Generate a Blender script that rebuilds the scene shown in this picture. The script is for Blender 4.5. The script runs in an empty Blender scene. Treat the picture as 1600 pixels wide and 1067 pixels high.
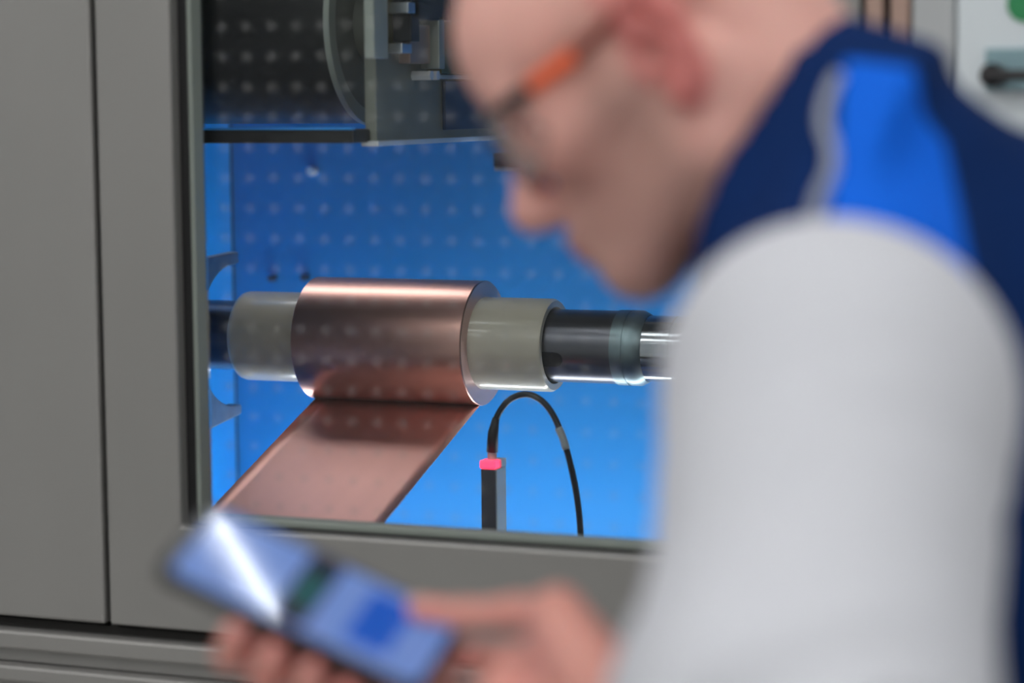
import bpy, bmesh, math, random
import numpy as np
from math import sin, cos, radians, pi, sqrt
from mathutils import Vector, Matrix
from mathutils.bvhtree import BVHTree

random.seed(4); np.random.seed(4)
SC = bpy.context.scene
COL = SC.collection

# ------------------------------------------------------------------ camera
FPX, IW, IH = 3800.0, 1600.0, 1067.0
YAW, PITCH, ROLL = radians(22), radians(5.8), radians(-0.5)
cf = np.array([-sin(YAW)*cos(PITCH), cos(YAW)*cos(PITCH), -sin(PITCH)])
_r = np.array([cos(YAW), sin(YAW), 0.0]); _u = np.cross(_r, cf)
cr = _r*cos(ROLL) + _u*sin(ROLL); cu = -_r*sin(ROLL) + _u*cos(ROLL)
def ray(px, py): return cf + cr*(px-IW/2)/FPX + cu*(IH/2-py)/FPX
AX_Y, AX_Z = 0.33, 1.25                       # winding axis: runs along x at this y, z
CAM = np.array([0, AX_Y, AX_Z]) - ray(757, 536)*2.45
def P(px, py, d): return CAM + ray(px, py)*d  # a point seen at a pixel, d metres deep
def on_y(px, py, y): d = ray(px, py); return CAM + d*(y-CAM[1])/d[1]
def on_x(px, py, x): d = ray(px, py); return CAM + d*(x-CAM[0])/d[0]

cam_data = bpy.data.cameras.new('camera'); cam = bpy.data.objects.new('camera', cam_data); COL.objects.link(cam)
cam_data.sensor_width = 36.0; cam_data.lens = FPX*36.0/IW; cam_data.clip_start = 0.02
cam.matrix_world = Matrix(((cr[0], cu[0], -cf[0], CAM[0]), (cr[1], cu[1], -cf[1], CAM[1]), (cr[2], cu[2], -cf[2], CAM[2]), (0, 0, 0, 1)))
cam_data.dof.use_dof = True; cam_data.dof.focus_distance = 2.41; cam_data.dof.aperture_fstop = 2.3
SC.camera = cam

# ------------------------------------------------------------------ world, exposure
wd = bpy.data.worlds.new('hall_air'); SC.world = wd; wd.use_nodes = True
wd.node_tree.nodes['Background'].inputs[0].default_value = (0.93, 0.96, 1.0, 1)
wd.node_tree.nodes['Background'].inputs[1].default_value = 0.30
vs = SC.view_settings; vs.view_transform = 'Standard'; vs.look = 'None'; vs.gamma = 1.0; vs.use_curve_mapping = False
vs.exposure = 0.0
SC.cycles.transparent_max_bounces = 32
CEIL_E, LED_E, TOP_E, TUBE_E = 9.5, 28.0, 5.6, 32.0

# ------------------------------------------------------------------ materials
def srgb(r, g, b):
    return tuple(((c/255)/12.92 if c/255 <= .04045 else ((c/255+.055)/1.055)**2.4) for c in (r, g, b))
MATS = {}
def mat(name, col, rough=.5, metal=0.0, var=.06, scale=(8, 8, 8), bump=0.0, bscale=60, emit=None, estr=0, sheen=0, coat=0, vcol=None, aniso=0, spec=.5):
    m = bpy.data.materials.new(name); m.use_nodes = True; nt = m.node_tree; N, L = nt.nodes, nt.links
    b = N['Principled BSDF']; b.inputs['Roughness'].default_value = rough; b.inputs['Metallic'].default_value = metal
    b.inputs['Specular IOR Level'].default_value = spec
    if coat: b.inputs['Coat Weight'].default_value = coat; b.inputs['Coat Roughness'].default_value = .05
    if sheen: b.inputs['Sheen Weight'].default_value = sheen
    tc = N.new('ShaderNodeTexCoord'); mp = N.new('ShaderNodeMapping'); mp.inputs['Scale'].default_value = scale
    nz = N.new('ShaderNodeTexNoise'); nz.inputs['Scale'].default_value = 1.0; nz.inputs['Detail'].default_value = 4
    L.new(tc.outputs['Object'], mp.inputs[0]); L.new(mp.outputs[0], nz.inputs['Vector'])
    mx = N.new('ShaderNodeMix'); mx.data_type = 'RGBA'; mx.blend_type = 'MULTIPLY'; mx.inputs[0].default_value = 1.0
    rp = N.new('ShaderNodeMapRange'); rp.inputs[1].default_value = .25; rp.inputs[2].default_value = .75
    rp.inputs[3].default_value = 1-var; rp.inputs[4].default_value = 1+var
    L.new(nz.outputs['Fac'], rp.inputs[0])
    cmb = N.new('ShaderNodeCombineColor')
    for i in range(3): L.new(rp.outputs[0], cmb.inputs[i])
    if vcol:
        at = N.new('ShaderNodeAttribute'); at.attribute_name = vcol; L.new(at.outputs['Color'], mx.inputs[6])
    else: mx.inputs[6].default_value = (*col, 1)
    L.new(cmb.outputs[0], mx.inputs[7]); L.new(mx.outputs[2], b.inputs['Base Color'])
    if bump:
        n2 = N.new('ShaderNodeTexNoise'); n2.inputs['Scale'].default_value = bscale; n2.inputs['Detail'].default_value = 3
        L.new(mp.outputs[0] if scale[0] != scale[1] else tc.outputs['Object'], n2.inputs['Vector'])
        bp = N.new('ShaderNodeBump'); bp.inputs['Strength'].default_value = bump; bp.inputs['Distance'].default_value = .002
        L.new(n2.outputs['Fac'], bp.inputs['Height']); L.new(bp.outputs[0], b.inputs['Normal'])
    if emit: b.inputs['Emission Color'].default_value = (*emit, 1); b.inputs['Emission Strength'].default_value = estr
    MATS[name] = m; return m

STEEL = mat('brushed_steel', srgb(148, 147, 145), .48, .6, .10, (3, 3, 1.2), .02, 200)
STEELW = mat('warm_steel', srgb(176, 150, 138), .45, .6, .08, (3, 3, 1.5))
STEELE = mat('sill_steel', srgb(132, 140, 134), .5, .3, .05)
DARKGAP = mat('dark_gap', (.012, .011, .010), .8)
RUBBER = mat('black_rubber', (.006, .006, .007), .55)
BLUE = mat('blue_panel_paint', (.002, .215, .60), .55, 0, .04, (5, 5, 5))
BLUELIT = mat('lit_blue_panel', (.02, .33, .88), .55, 0, .04, (5, 5, 5))  # brightened copy of the panel blue, light painted into the colour
COPPER = mat('copper_foil', (.80, .46, .39), .33, 1.0, .03, (1, 60, 60))
COPWEB = mat('copper_foil_matte', (.82, .47, .41), .46, 1.0, .03, (40, 1, 1))
COPEDGE = mat('copper_edge', (.74, .50, .46), .38, .55, .03)
SLEEVE = mat('beige_core_tube', srgb(196, 188, 170), .30, 0, .03, (2, 30, 30), 0, 60, coat=.3)
SHAFT = mat('dark_shaft_steel', (.13, .13, .15), .28, .95, .18, (3, 90, 90))
SHAFTB = mat('bright_shaft_steel', (.42, .44, .47), .16, 1.0, .12, (3, 90, 90))
SHAFTC = mat('collar_steel', (.20, .26, .28), .38, .9, .25, (40, 40, 40))
DRUM = mat('black_drum_rubber', (.006, .007, .008), .40, 0, .2, (6, 6, 6))
OLIVE = mat('olive_grey_metal', (.19, .20, .17), .5, .12, .18, (12, 12, 12))
OLIVEL = mat('pale_rim_metal', (.36, .39, .35), .40, .3, .10)
BRASS = mat('aged_brass', (.17, .14, .055), .4, .8, .2, (30, 30, 30))
DARKM = mat('dark_machine_metal', (.016, .020, .026), .4, .4, .2, (20, 20, 20))
ALU = mat('milled_aluminium', (.62, .66, .70), .35, .9, .12, (30, 30, 90))
BOLTM = mat('bolt_steel', (.8, .82, .85), .25, .35)
CRAD = mat('cradle_steel', (.30, .32, .35), .35, .7, .15, (60, 60, 60))
NAVYP = mat('dark_blue_cover', (.006, .03, .085), .5, .2)
MAROON = mat('maroon_temple', srgb(120, 48, 34), .4)
SENSG = mat('sensor_grey', (.50, .55, .53), .45, .3, .06)
SENSD = mat('sensor_dark_face', (.06, .06, .072), .4, 0, .05)
REDLED = mat('red_led', (.8, .02, .05), .4, emit=(1, .03, .08), estr=3.0)
CABLE = mat('black_cable', (.006, .008, .012), .45)
CTAG = mat('grey_cable_tag', (.35, .38, .38), .5)
WHITEP = mat('white_cabinet_paint', srgb(205, 214, 219), .5, 0, .03)
GREYP = mat('grey_cabinet_paint', srgb(170, 174, 176), .5, 0, .03)
TEALP = mat('grey_teal_plate', srgb(130, 160, 168), .45, .2, .05)
GREENP = mat('green_label', srgb(40, 130, 80), .5)
SKIN = mat('skin', (.6, .35, .28), .48, 0, .05, (60, 60, 60), vcol='tone'); 
SKIN.node_tree.nodes['Principled BSDF'].inputs['Subsurface Weight'].default_value = .12
SKIN.node_tree.nodes['Principled BSDF'].inputs['Subsurface Radius'].default_value = (.012, .004, .002)
NAVY = mat('navy_fabric', (.004, .021, .098), .85, 0, .10, (14, 14, 14), .25, 900, spec=.08)
ROYAL = mat('royal_blue_fabric', (.003, .115, .66), .8, 0, .05, (14, 14, 14), .2, 900, spec=.15)
PIPING = mat('silver_piping', (.27, .30, .37), .5, .1, .05)
SHIRT = mat('white_shirt_cotton', (.545, .56, .605), .9, 0, .03, (10, 10, 10), .2, 800, spec=.15)
TROUS = mat('dark_work_trousers', (.02, .025, .04), .85, 0, .1, (12, 12, 12), .2, 700)
SHOE = mat('black_leather', (.012, .011, .010), .4, 0, .1)
ORANGE = mat('orange_temple', srgb(225, 88, 30), .4, 0, .04)
BLKPL = mat('black_plastic', (.012, .012, .014), .35)
PHONEB = mat('phone_black_body', (.010, .011, .014), .22, 0, .03)
EYEW = mat('eye_white', (.75, .72, .70), .2); IRIS = mat('iris_brown', (.06, .035, .02), .2)
HAIRM = mat('dark_brow_hair', (.035, .022, .016), .8)
NAIL = mat('fingernail', (.66, .40, .34), .3)
FLOORM = mat('grey_epoxy_floor', (.43, .42, .40), .35, 0, .06, (1, 1, 1))
WALLM = mat('hall_wall_paint', (.62, .64, .65), .8, 0, .04, (1, 1, 1))
CEILM = mat('hall_ceiling_paint', (.60, .61, .62), .9, 0, .04, (1, 1, 1))
LUM = mat('luminaire_diffuser', (.9, .9, .9), .5, emit=(1.0, .985, .965), estr=CEIL_E)
LUMT = mat('tube_diffuser', (.9, .9, .9), .5, emit=(.95, .97, 1.0), estr=TUBE_E)
LEDM = mat('led_strip', (.9, .9, .9), .5, emit=(.93, .97, 1.0), estr=LED_E)
LEDT = mat('led_strip_top', (.9, .9, .9), .5, emit=(1.0, .95, .92), estr=TOP_E)
HOUS = mat('lamp_housing', (.55, .56, .57), .5)

def glass_mat(name, tint=(1, 1, 1), refl=1.0, dots=False):
    m = bpy.data.materials.new(name); m.use_nodes = True; nt = m.node_tree; N, L = nt.nodes, nt.links
    N.remove(N['Principled BSDF']); out = N['Material Output']
    tr = N.new('ShaderNodeBsdfTransparent'); tr.inputs[0].default_value = (*tint, 1)
    gl = N.new('ShaderNodeBsdfGlossy'); gl.inputs['Roughness'].default_value = .02
    fr = N.new('ShaderNodeFresnel'); fr.inputs[0].default_value = 1.45
    mu = N.new('ShaderNodeMath'); mu.operation = 'MULTIPLY'; mu.inputs[1].default_value = refl
    L.new(fr.outputs[0], mu.inputs[0])
    mx = N.new('ShaderNodeMixShader'); L.new(mu.outputs[0], mx.inputs[0]); L.new(tr.outputs[0], mx.inputs[1]); L.new(gl.outputs[0], mx.inputs[2])
    last = mx
    if dots:                                  # printed grid of faint frosted dots
        tc = N.new('ShaderNodeTexCoord'); sp = N.new('ShaderNodeSeparateXYZ'); L.new(tc.outputs['Object'], sp.inputs[0])
        def cell(sock, pitch, off):
            a = N.new('ShaderNodeMath'); a.operation = 'ADD'; a.inputs[1].default_value = off; L.new(sock, a.inputs[0])
            d = N.new('ShaderNodeMath'); d.operation = 'PINGPONG'; d.inputs[1].default_value = pitch/2; L.new(a.outputs[0], d.inputs[0])
            q = N.new('ShaderNodeMath'); q.operation = 'POWER'; q.inputs[1].default_value = 2; L.new(d.outputs[0], q.inputs[0]); return q.outputs[0]
        s = N.new('ShaderNodeMath'); s.operation = 'ADD'
        L.new(cell(sp.outputs['X'], .0245, .500), s.inputs[0]); L.new(cell(sp.outputs['Z'], .0268, .500), s.inputs[1])
        rt = N.new('ShaderNodeMath'); rt.operation = 'SQRT'; L.new(s.outputs[0], rt.inputs[0])
        rg = N.new('ShaderNodeMapRange'); rg.inputs[1].default_value = .0066; rg.inputs[2].default_value = .0; rg.inputs[3].default_value = 0; rg.inputs[4].default_value = .052
        L.new(rt.outputs[0], rg.inputs[0])
        df = N.new('ShaderNodeBsdfDiffuse'); df.inputs[0].default_value = (.8, .8, .8, 1)
        m2 = N.new('ShaderNodeMixShader'); L.new(rg.outputs[0], m2.inputs[0]); L.new(mx.outputs[0], m2.inputs[1]); L.new(df.outputs[0], m2.inputs[2]); last = m2
    L.new(last.outputs[0], out.inputs[0]); MATS[name] = m; return m
GLASS = glass_mat('dotted_safety_glass', (.96, .98, .98), .55, True)
LENS = glass_mat('clear_lens', (.985, .988, .99), .6)

# ------------------------------------------------------------------ object helpers
WL = {}
def new_empty(name, loc):
    o = bpy.data.objects.new(name, None); COL.objects.link(o); o.location = loc; o.empty_display_size = .05
    WL[o] = np.array(loc, float); return o
def tag(o, label=None, cat=None, group=None, kind=None):
    if label: o['label'] = label
    if cat: o['category'] = cat
    if group: o['group'] = group
    if kind: o['kind'] = kind
    return o
def obj(name, VF, m, parent=None, smooth=False, bevel=0, origin=None, colors=None):
    V, F = VF; V = np.asarray(V, float)
    if origin is None:
        if parent is not None: origin = WL[parent]
        else: origin = np.array([(V[:, 0].min()+V[:, 0].max())/2, (V[:, 1].min()+V[:, 1].max())/2, V[:, 2].min()])
    origin = np.array(origin, float)
    me = bpy.data.meshes.new(name); me.from_pydata((V-origin).tolist(), [], [list(map(int, f)) for f in F]); me.update()
    if colors is not None:
        ca = me.color_attributes.new('tone', 'FLOAT_COLOR', 'POINT')
        ca.data.foreach_set('color', np.hstack([colors, np.ones((len(colors), 1))]).astype(np.float32).ravel())
    me.materials.append(m)
    if smooth: me.polygons.foreach_set('use_smooth', [True]*len(me.polygons))
    o = bpy.data.objects.new(name, me); COL.objects.link(o)
    if parent is not None: o.parent = parent; o.location = origin - WL[parent]
    else: o.location = origin
    WL[o] = origin
    if bevel:
        b = o.modifiers.new('bevel', 'BEVEL'); b.width = bevel; b.segments = 2; b.limit_method = 'ANGLE'; b.angle_limit = radians(40)
    return o
def join(*vfs):
    V, F, n = [], [], 0
    for v, f in vfs:
        v = np.asarray(v, float); V.append(v); F += [tuple(int(i)+n for i in q) for q in f]; n += len(v)
    return np.vstack(V), F
def box(x0, x1, y0, y1, z0, z1):
    V = [(x, y, z) for x in (x0, x1) for y in (y0, y1) for z in (z0, z1)]
    return V, [(0, 1, 3, 2), (4, 6, 7, 5), (0, 4, 5, 1), (2, 3, 7, 6), (0, 2, 6, 4), (1, 5, 7, 3)]
def obox(c, ax, half):                        # oriented box: centre, three axes, half sizes
    V = [np.array(c)+ax[0]*half[0]*i+ax[1]*half[1]*j+ax[2]*half[2]*k for i in (-1, 1) for j in (-1, 1) for k in (-1, 1)]
    return V, [(0, 1, 3, 2), (4, 6, 7, 5), (0, 4, 5, 1), (2, 3, 7, 6), (0, 2, 6, 4), (1, 5, 7, 3)]
def lathe(prof, y=AX_Y, z=AX_Z, n=72):        # prof: (x, r) pairs turned about the line y, z along x
    V, F = [], []
    for x, r in prof:
        for i in range(n): a = 2*pi*i/n; V.append((x, y+r*cos(a), z+r*sin(a)))
    for j in range(len(prof)-1):
        for i in range(n): k = (i+1) % n; F.append((j*n+i, j*n+k, (j+1)*n+k, (j+1)*n+i))
    return V, F
def tube(pts, r, n=12, cap=True):
    pts = [np.array(p, float) for p in pts]; V, F = [], []
    rs = r if hasattr(r, '__len__') else [r]*len(pts)
    t0 = pts[1]-pts[0]; ref = np.array([0, 0, 1.]) if abs(t0[2]) < .9*np.linalg.norm(t0) else np.array([1., 0, 0])
    for i, p in enumerate(pts):
        t = pts[min(i+1, len(pts)-1)]-pts[max(i-1, 0)]; t = t/np.linalg.norm(t)
        a = np.cross(ref, t); a /= np.linalg.norm(a); b = np.cross(t, a); ref = b
        for k in range(n): q = 2*pi*k/n; V.append(p+rs[i]*(a*cos(q)+b*sin(q)))
    for i in range(len(pts)-1):
        for k in range(n): l = (k+1) % n; F.append((i*n+k, i*n+l, (i+1)*n+l, (i+1)*n+k))
    if cap: F.append(tuple(range(n-1, -1, -1))); F.append(tuple((len(pts)-1)*n+k for k in range(n)))
    return V, F
def spline(pts, n=10):
    pts = [np.array(p, float) for p in pts]; q = [2*pts[0]-pts[1]]+pts+[2*pts[-1]-pts[-2]]; out = []
    for i in range(1, len(q)-2):
        for k in range(n):
            t = k/n; a, b, c, d = q[i-1], q[i], q[i+1], q[i+2]
            out.append(.5*((2*b)+(c-a)*t+(2*a-5*b+4*c-d)*t*t+(3*b-a-3*c+d)*t**3))
    out.append(pts[-1]); return out
def prism(poly, axis, v0, v1):                # polygon in the plane across `axis`, extruded from v0 to v1
    n = len(poly); V = []
    for v in (v0, v1):
        for a, b in poly:
            V.append((v, a, b) if axis == 0 else (a, v, b) if axis == 1 else (a, b, v))
    F = [tuple(range(n-1, -1, -1)), tuple(range(n, 2*n))]+[(i, (i+1) % n, n+(i+1) % n, n+i) for i in range(n)]
    return V, F

# ------------------------------------------------------------------ distance-field surfaces (for the person)
def nets(fn, lo, hi, h):
    lo = np.array(lo, float); hi = np.array(hi, float); n = np.ceil((hi-lo)/h).astype(int)+1
    ax = [lo[i]+h*np.arange(n[i]) for i in range(3)]
    X = np.stack(np.meshgrid(*ax, indexing='ij'), -1).astype(np.float32)
    v = fn(X.reshape(-1, 3)).reshape(n).astype(np.float32)
    s = v < 0
    cnt = np.zeros(n-1, np.int16); acc = np.zeros((*(n-1), 3), np.float32)
    def sl(o, a): return tuple(slice(o[i], o[i]+(n[i]-1)) for i in range(3))
    cor = [(i, j, k) for i in (0, 1) for j in (0, 1) for k in (0, 1)]
    for c in cor:
        for a in range(3):
            if c[a]: continue
            d = list(c); d[a] = 1
            va, vb = v[sl(c, 0)], v[sl(d, 0)]; m = (va < 0) != (vb < 0)
            t = np.where(m, va/np.where(m, va-vb, 1), 0)
            cnt += m
            for q in range(3): acc[..., q] += np.where(m, c[q]+(t if q == a else 0), 0)
    act = cnt > 0; idx = -np.ones(n-1, np.int64); idx[act] = np.arange(act.sum())
    base = np.argwhere(act); Vt = lo+h*(base+acc[act]/cnt[act][:, None])
    F = []
    for a in range(3):
        b, c = (a+1) % 3, (a+2) % 3
        e0 = [slice(1, n[i]-1) for i in range(3)]; e0[a] = slice(0, n[a]-1); e1 = list(e0); e1[a] = slice(1, n[a])
        m = s[tuple(e0)] != s[tuple(e1)]; q = np.argwhere(m); 
        if not len(q): continue
        sg = s[tuple(e0)][m]; off = np.array([1, 1, 1]); off[a] = 0; g = q+off
        def ci(db, dc): k = g.copy(); k[:, b] += db; k[:, c] += dc; return idx[k[:, 0], k[:, 1], k[:, 2]]
        Q = np.stack([ci(-1, -1), ci(0, -1), ci(0, 0), ci(-1, 0)], 1); Q[~sg] = Q[~sg][:, ::-1]; F.append(Q)
    return Vt, np.vstack(F)
def smin(a, b, k):
    h = np.clip(.5+.5*(b-a)/k, 0, 1); return b*(1-h)+a*h-k*h*(1-h)
def d_ell(p, c, r, R=None):
    q = p-np.asarray(c, np.float32)
    if R is not None: q = q@np.asarray(R, np.float32).T       # rows of R are the local axes
    r = np.asarray(r, np.float32); k0 = np.linalg.norm(q/r, axis=1); k1 = np.linalg.norm(q/(r*r), axis=1)+1e-9
    return k0*(k0-1)/k1
def d_cap(p, a, b, ra, rb=None):
    rb = ra if rb is None else rb; a = np.asarray(a, np.float32); b = np.asarray(b, np.float32); d = b-a
    t = np.clip(((p-a)@d)/max(float(d@d), 1e-9), 0, 1); return np.linalg.norm(p-a-t[:, None]*d, axis=1)-(ra+(rb-ra)*t)
def field(prims, k):
    def fn(p):
        v = None
        for f in prims:
            kk = k
            if isinstance(f, tuple): f, kk = f
            d = f(p); v = d if v is None else smin(v, d, kk)
        return v
    return fn
ell = lambda c, r, R=None: (lambda p: d_ell(p, c, r, R))
cap = lambda a, b, ra, rb=None: (lambda p: d_cap(p, a, b, ra, rb))
def chain(pts, rs): return [cap(pts[i], pts[i+1], rs[i], rs[i+1]) for i in range(len(pts)-1)]
def bounds(pts, pad): a = np.array(pts); return a.min(0)-pad, a.max(0)+pad

#@@STRUCT
# ================================================================== THE HALL
def struct(name, VF, m, **k): return tag(obj(name, VF, m, **k), kind='structure')
FX0, FX1, FY0, FY1, CZ = -4.5, 5.5, -6.0, 3.5, 4.2
struct('floor', box(FX0, FX1, FY0, FY1, -.1, 0), FLOORM)
struct('ceiling', box(FX0, FX1, FY0, FY1, CZ, CZ+.1), CEILM)
struct('wall_left', box(FX0-.1, FX0, FY0, FY1, 0, CZ), WALLM)
struct('wall_right', box(FX1, FX1+.1, FY0, FY1, 0, CZ), WALLM)
struct('wall_front', box(FX0, FX1, FY1, FY1+.1, 0, CZ), WALLM)
struct('wall_back', box(FX0, FX1, FY0-.1, FY0, 0, CZ), WALLM)
def luminaire(x, y, lx, ly, z, m, lab, grp, drop):
    t = new_empty('ceiling_light', (x, y, z)); tag(t, lab, 'lamp', grp)
    obj('housing', box(x-lx/2-.02, x+lx/2+.02, y-ly/2-.02, y+ly/2+.02, z+.012, z+.07), HOUS, t)
    obj('diffuser', box(x-lx/2, x+lx/2, y-ly/2, y+ly/2, z, z+.011), m, t)
    for s in (-1, 1):
        obj('hanger', tube([(x+s*(lx/2-.05 if lx > ly else 0), y+s*(ly/2-.05 if ly >= lx else 0), z+.07), (x+s*(lx/2-.05 if lx > ly else 0), y+s*(ly/2-.05 if ly >= lx else 0), CZ)], .006, 8), HOUS, t)
for ox, ix in zip(('leftmost', 'second from the left', 'third from the left', 'rightmost'), (-3.0, -0.6, 1.8, 4.2)):
    for oy, iy in zip(('row farthest from the machine', 'middle row', 'row nearest the machine'), (-4.6, -2.9, -1.25)):
        luminaire(ix, iy, 1.7, .36, 3.55, LUM, 'suspended white ceiling panel light, '+ox+' in the '+oy, 'hall ceiling lights', .6)

t = new_empty('tube_light', (.5, .26, 3.2)); tag(t, 'long thin fluorescent tube lamp hanging above the machine', 'lamp')
ta, tb = np.array((-.25, .463, 3.2)), np.array((1.2, .067, 3.2))
obj('tube', tube([ta, tb], .007, 16), LUMT, t, smooth=True)
td = (tb-ta)/np.linalg.norm(tb-ta); tn = np.array((-td[1], td[0], 0))
obj('batten', obox((ta+tb)/2+np.array((0, 0, .045)), (td, tn, np.array((0, 0, 1.))), (.76, .03, .022)), HOUS, t)
for q in (ta, tb): obj('socket', obox(q+np.array((0, 0, .012)), (td, tn, np.array((0, 0, 1.))), (.012, .016, .03)), HOUS, t)
for k in (.2, .8): q = ta+(tb-ta)*k; obj('hanger', tube([q+np.array((0, 0, .067)), (q[0], q[1], CZ)], .005, 8), HOUS, t)

# ================================================================== THE MACHINE
YF, YG = -0.030, 0.0065                        # front face of the steel doors, glass plane
gapA = on_y(149, 400, YF)[0]; gapB = on_y(157, 400, YF)[0]      # seam between the two steel doors
xo = on_y(273, 400, YF)[0]                    # left edge of the window opening
xr = on_y(1255, 600, YF)[0]                   # right edge of the opening
zo = on_y(700, 850, YF)[2]                    # lower edge of the opening
zb = on_y(200, 985, YF)[2]                    # lower edge of the doors
zt = 2.05
# plain steel door on the left
t = new_empty('steel_door', (gapA-.35, 0, zb)); tag(t, 'plain grey steel door left of the window, cut by the photo edge', 'door')
obj('door_leaf', box(gapA-.70, gapA, YF, 0.02, zb+.004, zt), STEEL, t, bevel=.003)
obj('seam_strip', box(gapA, gapB, YF+.012, .02, zb, zt), DARKGAP, t)
# window door: one welded frame around the opening
t = new_empty('window_door', ((xo+xr)/2, 0, zb)); tag(t, 'grey steel machine door framing the dotted glass window', 'door')
xs = xr+.045
def plate_ring(x0, x1, z0, z1, X0, X1, Z0, Z1, ya, yb):
    poly = [(X0, Z0), (X1, Z0), (X1, Z1), (X0, Z1)]; inn = [(x0, z0), (x1, z0), (x1, z1), (x0, z1)]
    V = [(a, y, b) for y in (ya, yb) for a, b in poly+inn]; F = []
    for i in range(4):
        j = (i+1) % 4
        F += [(i, j, 4+j, 4+i), (8+j, 8+i, 12+i, 12+j), (j, i, 8+i, 8+j), (4+i, 4+j, 12+j, 12+i)]
    return V, F
ztw = 1.86
obj('door_leaf', plate_ring(xo, xr, zo, ztw, gapB, xs, zb+.004, zt, YF, .0), STEEL, t, bevel=.003)
g = .0085
obj('gasket', plate_ring(xo+g, xr-g, zo+.002, ztw-g, xo, xr, zo, ztw, YF+.014, .012), RUBBER, t)
obj('glazing_bead', plate_ring(xo+g+.005, xr-g-.005, zo+.0090, ztw-g-.005, xo+g, xr-g, zo+.002, ztw-g, YF+.014, .003), STEELE, t, bevel=.0015)
obj('window_pane', box(xo+g+.003, xr-g-.003, YG-.003, YG+.003, zo+.006, ztw-g-.003), GLASS, t)
# plinth below the doors
t = new_empty('machine_plinth', ((gapA+xs)/2, 0, 0)); tag(t, 'low steel machine base with ledges below the doors', 'machine base')
X0, X1 = gapA-.70, xs
obj('shadow_gap', box(X0, X1, YF+.012, .02, zb-.008, zb), DARKGAP, t)
obj('ledge', box(X0, X1, YF-.006, .02, zb-.026, zb-.008), STEEL, t, bevel=.003)
obj('ledge', box(X0, X1, YF+.004, .02, zb-.040, zb-.026), STEEL, t, bevel=.002)
obj('ledge', box(X0, X1, YF-.010, .02, zb-.056, zb-.040), STEEL, t, bevel=.003)
obj('base_panel', box(X0, X1, YF, .02, .06, zb-.056), STEEL, t)
obj('kick_board', box(X0, X1, YF+.03, .04, 0, .06), DARKGAP, t)
# steel posts and white cabinet right of the window door
xp = [on_y(px, 50, YF)[0] for px in (1341, 1379, 1391, 1420, 1490)]
t = new_empty('steel_post', (xp[1], 0, 0)); tag(t, 'reddish reflecting steel post behind the vest collar', 'post')
obj('post_face', box(xs+.004, xp[1], YF, .018, 0, zt), STEELW, t, bevel=.002)  # brown reflection is put into the steel's own colour
obj('seam_strip', box(xp[1], xp[2], YF+.012, .018, 0, zt), DARKGAP, t)
obj('post_edge', box(xp[2], xp[3], YF, .018, 0, zt), STEELW, t, bevel=.002)
t = new_empty('white_cabinet', (xp[4], 0, 0)); tag(t, 'white control cabinet at the right edge behind the worker', 'cabinet')
obj('side_stile', box(xp[3]+.002, xp[4], YF+.002, .30, 0, zt), GREYP, t, bevel=.002)
obj('cabinet_door', box(xp[4]+.002, xp[4]+.62, YF, .30, 0, zt), WHITEP, t, bevel=.003)
h0 = on_y(1548, 118, YF); hp = on_y(1541, 76, YF); hq = on_y(1700, 140, YF)
pl = obj('lock_plate', box(hp[0], hq[0], YF-.004, YF, hq[2], hp[2]), TEALP, t, bevel=.001)
obj('handle_lever', join(tube([(h0[0]+.006, YF-.005, h0[2]), (h0[0]+.006, YF-.03, h0[2])], .009, 16), tube([(h0[0], YF-.03, h0[2]), (h0[0]+.13, YF-.03, h0[2]-.001)], .0045, 12)), BLKPL, pl)
gq = on_y(1602, 6, YF)
obj('green_sticker', lathe([(0, 0), (0, .016), (.001, .016), (.001, 0)], 0, 0, 24) and prism([(gq[0]+.014*cos(a), gq[2]+.014*sin(a)) for a in np.linspace(0, 2*pi, 24, endpoint=False)], 1, YF-.001, YF), GREENP, t)

# interior housing
YB = 0.62
corner = on_y(364, 400, YB)[0]
XR = xr+.04
zf = .80
t = new_empty('machine_housing', (0, .3, zf)); tag(t, 'blue painted interior of the machine behind the glass', 'machine')
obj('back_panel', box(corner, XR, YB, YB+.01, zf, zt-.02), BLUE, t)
obj('side_panel', box(corner-.01, corner, .045, YB+.01, zf, zt-.02), BLUELIT, t)  # lit look of this side is put into its colour
obj('side_panel', box(XR, XR+.01, .045, YB+.01, zf, zt-.02), STEEL, t)
obj('corner_seam', box(corner, corner+.0016, YB-.002, YB, zf, zt-.02), DARKGAP, t)
obj('floor_panel', box(corner-.01, XR+.01, .022, YB+.01, zf-.01, zf), BLUE, t)
obj('roof_panel', box(corner-.01, XR+.01, .022, YB+.01, zt-.02, zt-.01), STEEL, t)
obj('front_inner_panel', box(corner-.01, xo-.035, .022, .045, zf, zt-.02), STEEL, t)
obj('front_inner_panel', box(xr, XR+.01, .022, .045, zf, zt-.02), STEEL, t)
obj('front_inner_panel', box(xo, xr, .040, .050, zf, zo-.02), STEEL, t)
def bolt_on_back(px, py, r, par, m=BOLTM):
    c = on_y(px, py, YB)
    hd = obj('bolt', prism([(c[0]+r*cos(a), c[2]+r*sin(a)) for a in np.linspace(0, 2*pi, 20, endpoint=False)], 1, YB-.012, YB), m, par, bevel=.001)
bolt_on_back(491, 267, .0055, t); bolt_on_back(429, 434, .004, t, SHAFT); bolt_on_back(480, 433, .004, t, SHAFT)
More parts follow.
